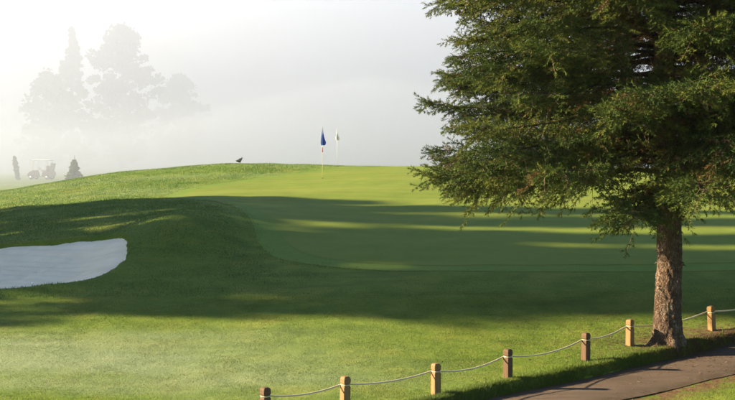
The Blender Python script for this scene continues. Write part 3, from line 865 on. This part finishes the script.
for i in range(len(rope_pts) - 1):
    a, b = rope_pts[i], rope_pts[i + 1]; L = (b - a).length
    sag = [.075, .07, .10, .11, .07, .10, .10][i]
    for s in range(24):
        t = s / 24; p = a.lerp(b, t); p.z -= sag * 4 * t * (1 - t) * (1.0); full.append(p + back)
full.append(rope_pts[-1] + back)
rp = MB().tube(full, .013, 7).build('fence_rope', M_rope, None, True)
tag(rp, 'pale rope sagging from post to post along the cart path', 'rope')

# ------------------------------------------------------------------ flags, bird, ball, cart
def cloth_mat(name, col):
    t = NT(name); f = t.noise(t.coord(), 40, 3); c = t.mix(f, tuple(x * .9 for x in col), col)
    d = t.bsdf(c, .8, f, .1, .005, .1); tr = t.n('BsdfTranslucent'); t.l(c, tr.inputs['Color'])
    mx = t.n('MixShader'); mx.inputs[0].default_value = .4; t.l(d.outputs[0], mx.inputs[1]); t.l(tr.outputs[0], mx.inputs[2])
    return t.done(mx)
M_white = cloth_mat('white_cloth', (.85, .83, .76))
M_blue = cloth_mat('blue_cloth', (.045, .13, .50))
M_pole_y = simple('yellow_pole', (.62, .52, .20), .45, .08, 6)
M_pole_w = simple('white_pole', (.55, .50, .36), .45, .05, 6)
M_red = simple('red_band', (.50, .05, .03), .5, .1, 6)
M_dark = simple('dark_cup', (.02, .02, .02), .8, .1, 6)
def limp_flag(h, w, seed):
    """cloth hanging in folds from its upper corner: narrow at the top, fuller towards the hem"""
    g = random.Random(seed); n, m = 22, 26; V = []; F = []
    for i in range(n):
        t = i / (n - 1)
        wid = w * (.10 + .90 * min(1, t * 1.15) ** 1.1) * (1 if t < .86 else 1 - (t - .86) * 2.2)
        for j in range(m):
            u = j / (m - 1)
            fold = math.sin(u * 14 + 1.3 * math.sin(t * 3)) * .022 * (.25 + t)
            xx = (u * .5 + .5 * u * u) * wid * (1 - .15 * math.sin(t * 5)); 
            V.append((xx - wid * .40, fold + .016, -t * h - .05 * u * h * (1 - t)))
    for i in range(n - 1):
        for j in range(m - 1):
            a = i * m + j; F.append((a, a + 1, a + m + 1, a + m))
    me = MB(); me.add(V, F); return me
def flagstick(x, y, H, cloth, pole, label, w, fh, bands, seed):
    z = float(hz(x, y)); r = empty('flagstick', (x, y, z))
    MB().tube([(0, 0, -.1), (0, 0, H * .5), (0, 0, H)], [.010, .009, .007], 8).build('pole', pole, r, True)
    MB().lathe([(.055, -.09), (.055, .03)], 14).build('hole_cup', M_dark, r, True)
    f = limp_flag(fh, w, seed).build('flag', cloth, r, True); f.location = (0, 0, H - .02)
    sol = f.modifiers.new('thickness', 'SOLIDIFY'); sol.thickness = .004
    for b0, b1, mm in bands: MB().tube([(0, 0, b0), (0, 0, b1)], .024, 10).build('band', mm, r, True)
    MB().lathe([(.004, 0), (.016, .01), (.016, .025), (.004, .035)], 10, (0, 0, H)).build('finial', pole, r, True)
    return tag(r, label, 'flag', 'flagsticks on the practice green')
flagstick((322.5 - 367.5) / 1050 * 51, 51.0, 2.55, M_blue, M_pole_y, 'flagstick with limp blue flag and red band on yellow pole on the green', .24, .92, [(1.28, 1.50, M_red), (1.50, 1.58, M_white)], 1)
flagstick((337 - 367.5) / 1050 * 58, 58.3, 2.05, M_white, M_pole_w, 'flagstick with limp white flag just past the blue one', .22, .58, [], 2)

# bird standing on the crest
bxp, byp = -7.25, 59.6
M_bird = simple('dark_plumage', (.030, .030, .026), .6, .3, 10)
M_birdg = simple('grey_plumage', (.16, .16, .15), .6, .2, 10)
M_beak = simple('beak', (.05, .045, .03), .5, .1, 10)
r = empty('bird', (bxp, byp, float(hz(bxp, byp)) + .0), R(20)); r.scale = (1.0, 1.1, 1.1)
prof = []
bm_ = MB(); V = []; F = []; n = 12
secs = [(-.22, .012, .13), (-.15, .042, .14), (-.09, .08, .15), (-.02, .105, .165), (.05, .100, .19), (.09, .072, .225), (.105, .058, .255), (.118, .060, .290), (.125, .045, .325), (.126, .010, .345)]
for sx, rr, sz in secs:
    for j in range(n):
        q = 2 * math.pi * j / n; V.append((sx + (.35 * rr * math.sin(q) if sz > .2 else 0) * -1, rr * .85 * math.cos(q), sz + rr * math.sin(q) * (1 if sz < .2 else .55)))
for i in range(len(secs) - 1):
    for j in range(n): F.append((i * n + j, i * n + (j + 1) % n, (i + 1) * n + (j + 1) % n, (i + 1) * n + j))
F.append(tuple(range(n))[::-1]); F.append(tuple((len(secs) - 1) * n + j for j in range(n)))
bm_.add(V, F).build('body', M_bird, r, True)
MB().tube([(.13, 0, .295), (.165, 0, .290), (.20, 0, .280)], [.016, .010, .002], 8).build('beak', M_beak, r, True)
for s_ in (-1, 1):
    MB().tube([(.04, s_ * .03, .13), (.03, s_ * .032, .06), (.04, s_ * .034, -.02)], .007, 6).build('leg', M_beak, r, True)
    MB().lathe([(.004, -.20), (.03, -.12), (.045, 0), (.03, .09), (.004, .12)], 10).build('wing', M_birdg, r, True)
    wng = r.children[-1] if len(r.children) else None
for o in [c for c in bpy.data.objects if c.parent == r and c.name.startswith('wing')]:
    s_ = -1 if o.name == 'wing' else 1
    o.rotation_euler = (0, R(82), 0); o.location = (-.03, s_ * .085, .18); o.scale = (1, .35, 1)
tag(r, 'small dark bird standing on the grassy crest behind the bunker', 'bird')

# golf ball on the near lip of the bunker
M_ball = simple('golf_ball_cover', (.8, .8, .78), .35, .03, 30)
x, y = -8.15, 25.55
bmx = MB(); V = []; rr = .0265
bmx.lathe([(rr * math.sin(a) + 1e-5, -rr * math.cos(a)) for a in np.linspace(.02, math.pi - .02, 13)], 20, (0, 0, rr))
gb = bmx.build('golf_ball', M_ball, None, True); gb.location = (x, y, float(hz(x, y)) + .045)
tag(gb, 'white golf ball lying in the grass at the near lip of the bunker', 'ball')

# golf cart parked in the mist
M_cbody = simple('cart_paint', (.22, .11, .10), .4, .1, 4)
M_croof = simple('cart_roof_white', (.78, .77, .74), .45, .05, 4)
M_cblack = simple('cart_black', (.03, .03, .03), .6, .1, 6)
M_cseat = simple('cart_seat', (.35, .27, .22), .7, .1, 6)
M_metal = simple('cart_metal', (.35, .35, .35), .35, .05, 6, Metallic=.8)
cx_, cy_ = -31.0, 100.0
ct = empty('golf_cart', (cx_, cy_, float(hb(cx_, cy_)) - .01), R(172))
b = MB(); 
sideP = [(-1.15, .35), (-1.15, .62), (-1.05, .78), (-.55, .80), (-.30, .72), (-.22, .34), (.45, .32), (.55, .72), (.72, .88), (1.0, .74), (1.22, .52), (1.22, .32), (.9, .26), (-.9, .26)]
V = [(x_, -.55, z_) for x_, z_ in sideP] + [(x_, .55, z_) for x_, z_ in sideP]; n = len(sideP)
b.add(V, [tuple(range(n))[::-1], tuple(range(n, 2 * n))] + [(i, (i + 1) % n, n + (i + 1) % n, n + i) for i in range(n)]).build('body', M_cbody, ct)
seat = MB().box((-.42, 0, .84), (.26, .5, .07), .03).build('seat', M_cseat, ct)
MB().box((-.70, 0, 1.10), (.06, .5, .22), .03).build('backrest', M_cseat, ct)
MB().box((-.10, 0, 1.84), (.90, .58, .045), .03).build('roof', M_croof, ct)
for sx, sy in ((.70, -.5), (.70, .5), (-.86, -.5), (-.86, .5)):
    MB().tube([(sx, sy, .78), (sx * .93, sy, 1.3), (sx * .88, sy, 1.80)], .022, 8).build('strut', M_metal, ct, True)
MB().tube([(.55, -.25, .8), (.32, -.25, 1.05)], .02, 6).build('steering_column', M_cblack, ct, True)
MB().tube([(.32 + .10 * math.sin(q), -.25 + .17 * math.cos(q), 1.06 + .13 * math.sin(q)) for q in np.linspace(0, 2 * math.pi, 17)], .015, 6, False).build('steering_wheel', M_cblack, ct, True)
for sx, sy in ((.82, -.52), (.82, .52), (-.78, -.52), (-.78, .52)):
    w = MB().lathe([(.13, -.09), (.21, -.09), (.235, -.05), (.235, .05), (.21, .09), (.13, .09)], 20).build('wheel', M_cblack, ct, True)
    w.rotation_euler = (R(90), 0, 0); w.location = (sx, sy, .235)
    hbx = MB().lathe([(.12, -.095), (.12, .095)], 14).build('rim', M_metal, w, True)
for sy in (-.25, .22):
    bg = MB().lathe([(.10, 0), (.13, .06), (.13, .75), (.15, .80), (.12, .86)], 14).build('golf_bag', M_cseat, ct, True)
    bg.location = (-.98, sy, .72); bg.rotation_euler = (0, -.18, 0)
tag(ct, 'golf cart with white roof and reddish body parked in the mist', 'golf cart')

# ------------------------------------------------------------------ air: thin haze all over, a bank of fog lying beyond the green
def vol_mat(name, dens, col, aniso):
    t = NT(name); v = t.n('VolumePrincipled'); v.inputs['Color'].default_value = (*col, 1); v.inputs['Density'].default_value = dens; v.inputs['Anisotropy'].default_value = aniso
    t.l(v.outputs[0], t.out.inputs['Volume']); return t.m
zlow = float(GZ.min()) - 1.0
haze = MB().box((0, 700, (zlow + 70) / 2), (1795, 1290, (70 - zlow) / 2)).build('haze', vol_mat('thin_haze', .0002, (.93, .95, 1.0), .5))
tag(haze, 'thin morning haze filling the air over the golf course', 'haze', kind='stuff')
# the bank: a long low body of fog with a sloping near face
pf = [(70, zlow + .3), (76, 5), (96, 14), (130, 27), (180, 40), (240, 48), (700, 52), (1000, 44), (1010, zlow + .3)]
n = len(pf); V = [(-1100, y_, z_) for y_, z_ in pf] + [(1100, y_, z_) for y_, z_ in pf]
fog = MB().add(V, [tuple(range(n)), tuple(range(n, 2 * n))[::-1]] + [(i, n + i, n + (i + 1) % n, (i + 1) % n) for i in range(n)]).build('fog_bank', vol_mat('fog', .0137, (.52, .59, .70), .45))
tag(fog, 'bank of white fog lying over the ground beyond the green', 'fog', kind='stuff')
# ground mist: a low layer under the bank, thickest round the feet of the trees
mx_ = np.linspace(-420, 420, 85); my_ = np.concatenate([[68, 71, 75, 80, 87, 95, 105, 116, 128, 141, 155, 170, 187, 205, 225, 250, 280, 320, 370, 420]])
MX, MY = np.meshgrid(mx_, my_, indexing='ij')
wv_ = np.clip(vnoise(MX, MY, .045, 2) + .6 * vnoise(MX, MY, .11, 6) + .5, 0, 1.2)
MZ = 2.2 + sstep(68, 76, MY) * (1.6 + 7.5 * wv_) * (1 - .5 * sstep(330, 420, MY))
nx_, ny_ = MX.shape; top_ = np.stack([MX.ravel(), MY.ravel(), MZ.ravel()], 1); bot_ = top_.copy(); bot_[:, 2] = zlow + .4
F_ = [tuple(f) for f in grid_faces(nx_, ny_)]; N_ = nx_ * ny_; F_ += [tuple(i + N_ for i in f[::-1]) for f in F_]
rim = [i * ny_ for i in range(nx_)] + [(nx_ - 1) * ny_ + j for j in range(1, ny_)] + [i * ny_ + ny_ - 1 for i in range(nx_ - 2, -1, -1)] + [j for j in range(ny_ - 2, 0, -1)]
F_ += [(rim[(k_ + 1) % len(rim)], rim[k_], rim[k_] + N_, rim[(k_ + 1) % len(rim)] + N_) for k_ in range(len(rim))]
mist = MB().add(np.concatenate([top_, bot_]), F_).build('ground_mist', vol_mat('mist', .010, (.53, .60, .71), .45), None, True)
tag(mist, 'low ground mist hiding the feet of the distant trees', 'mist', kind='stuff')
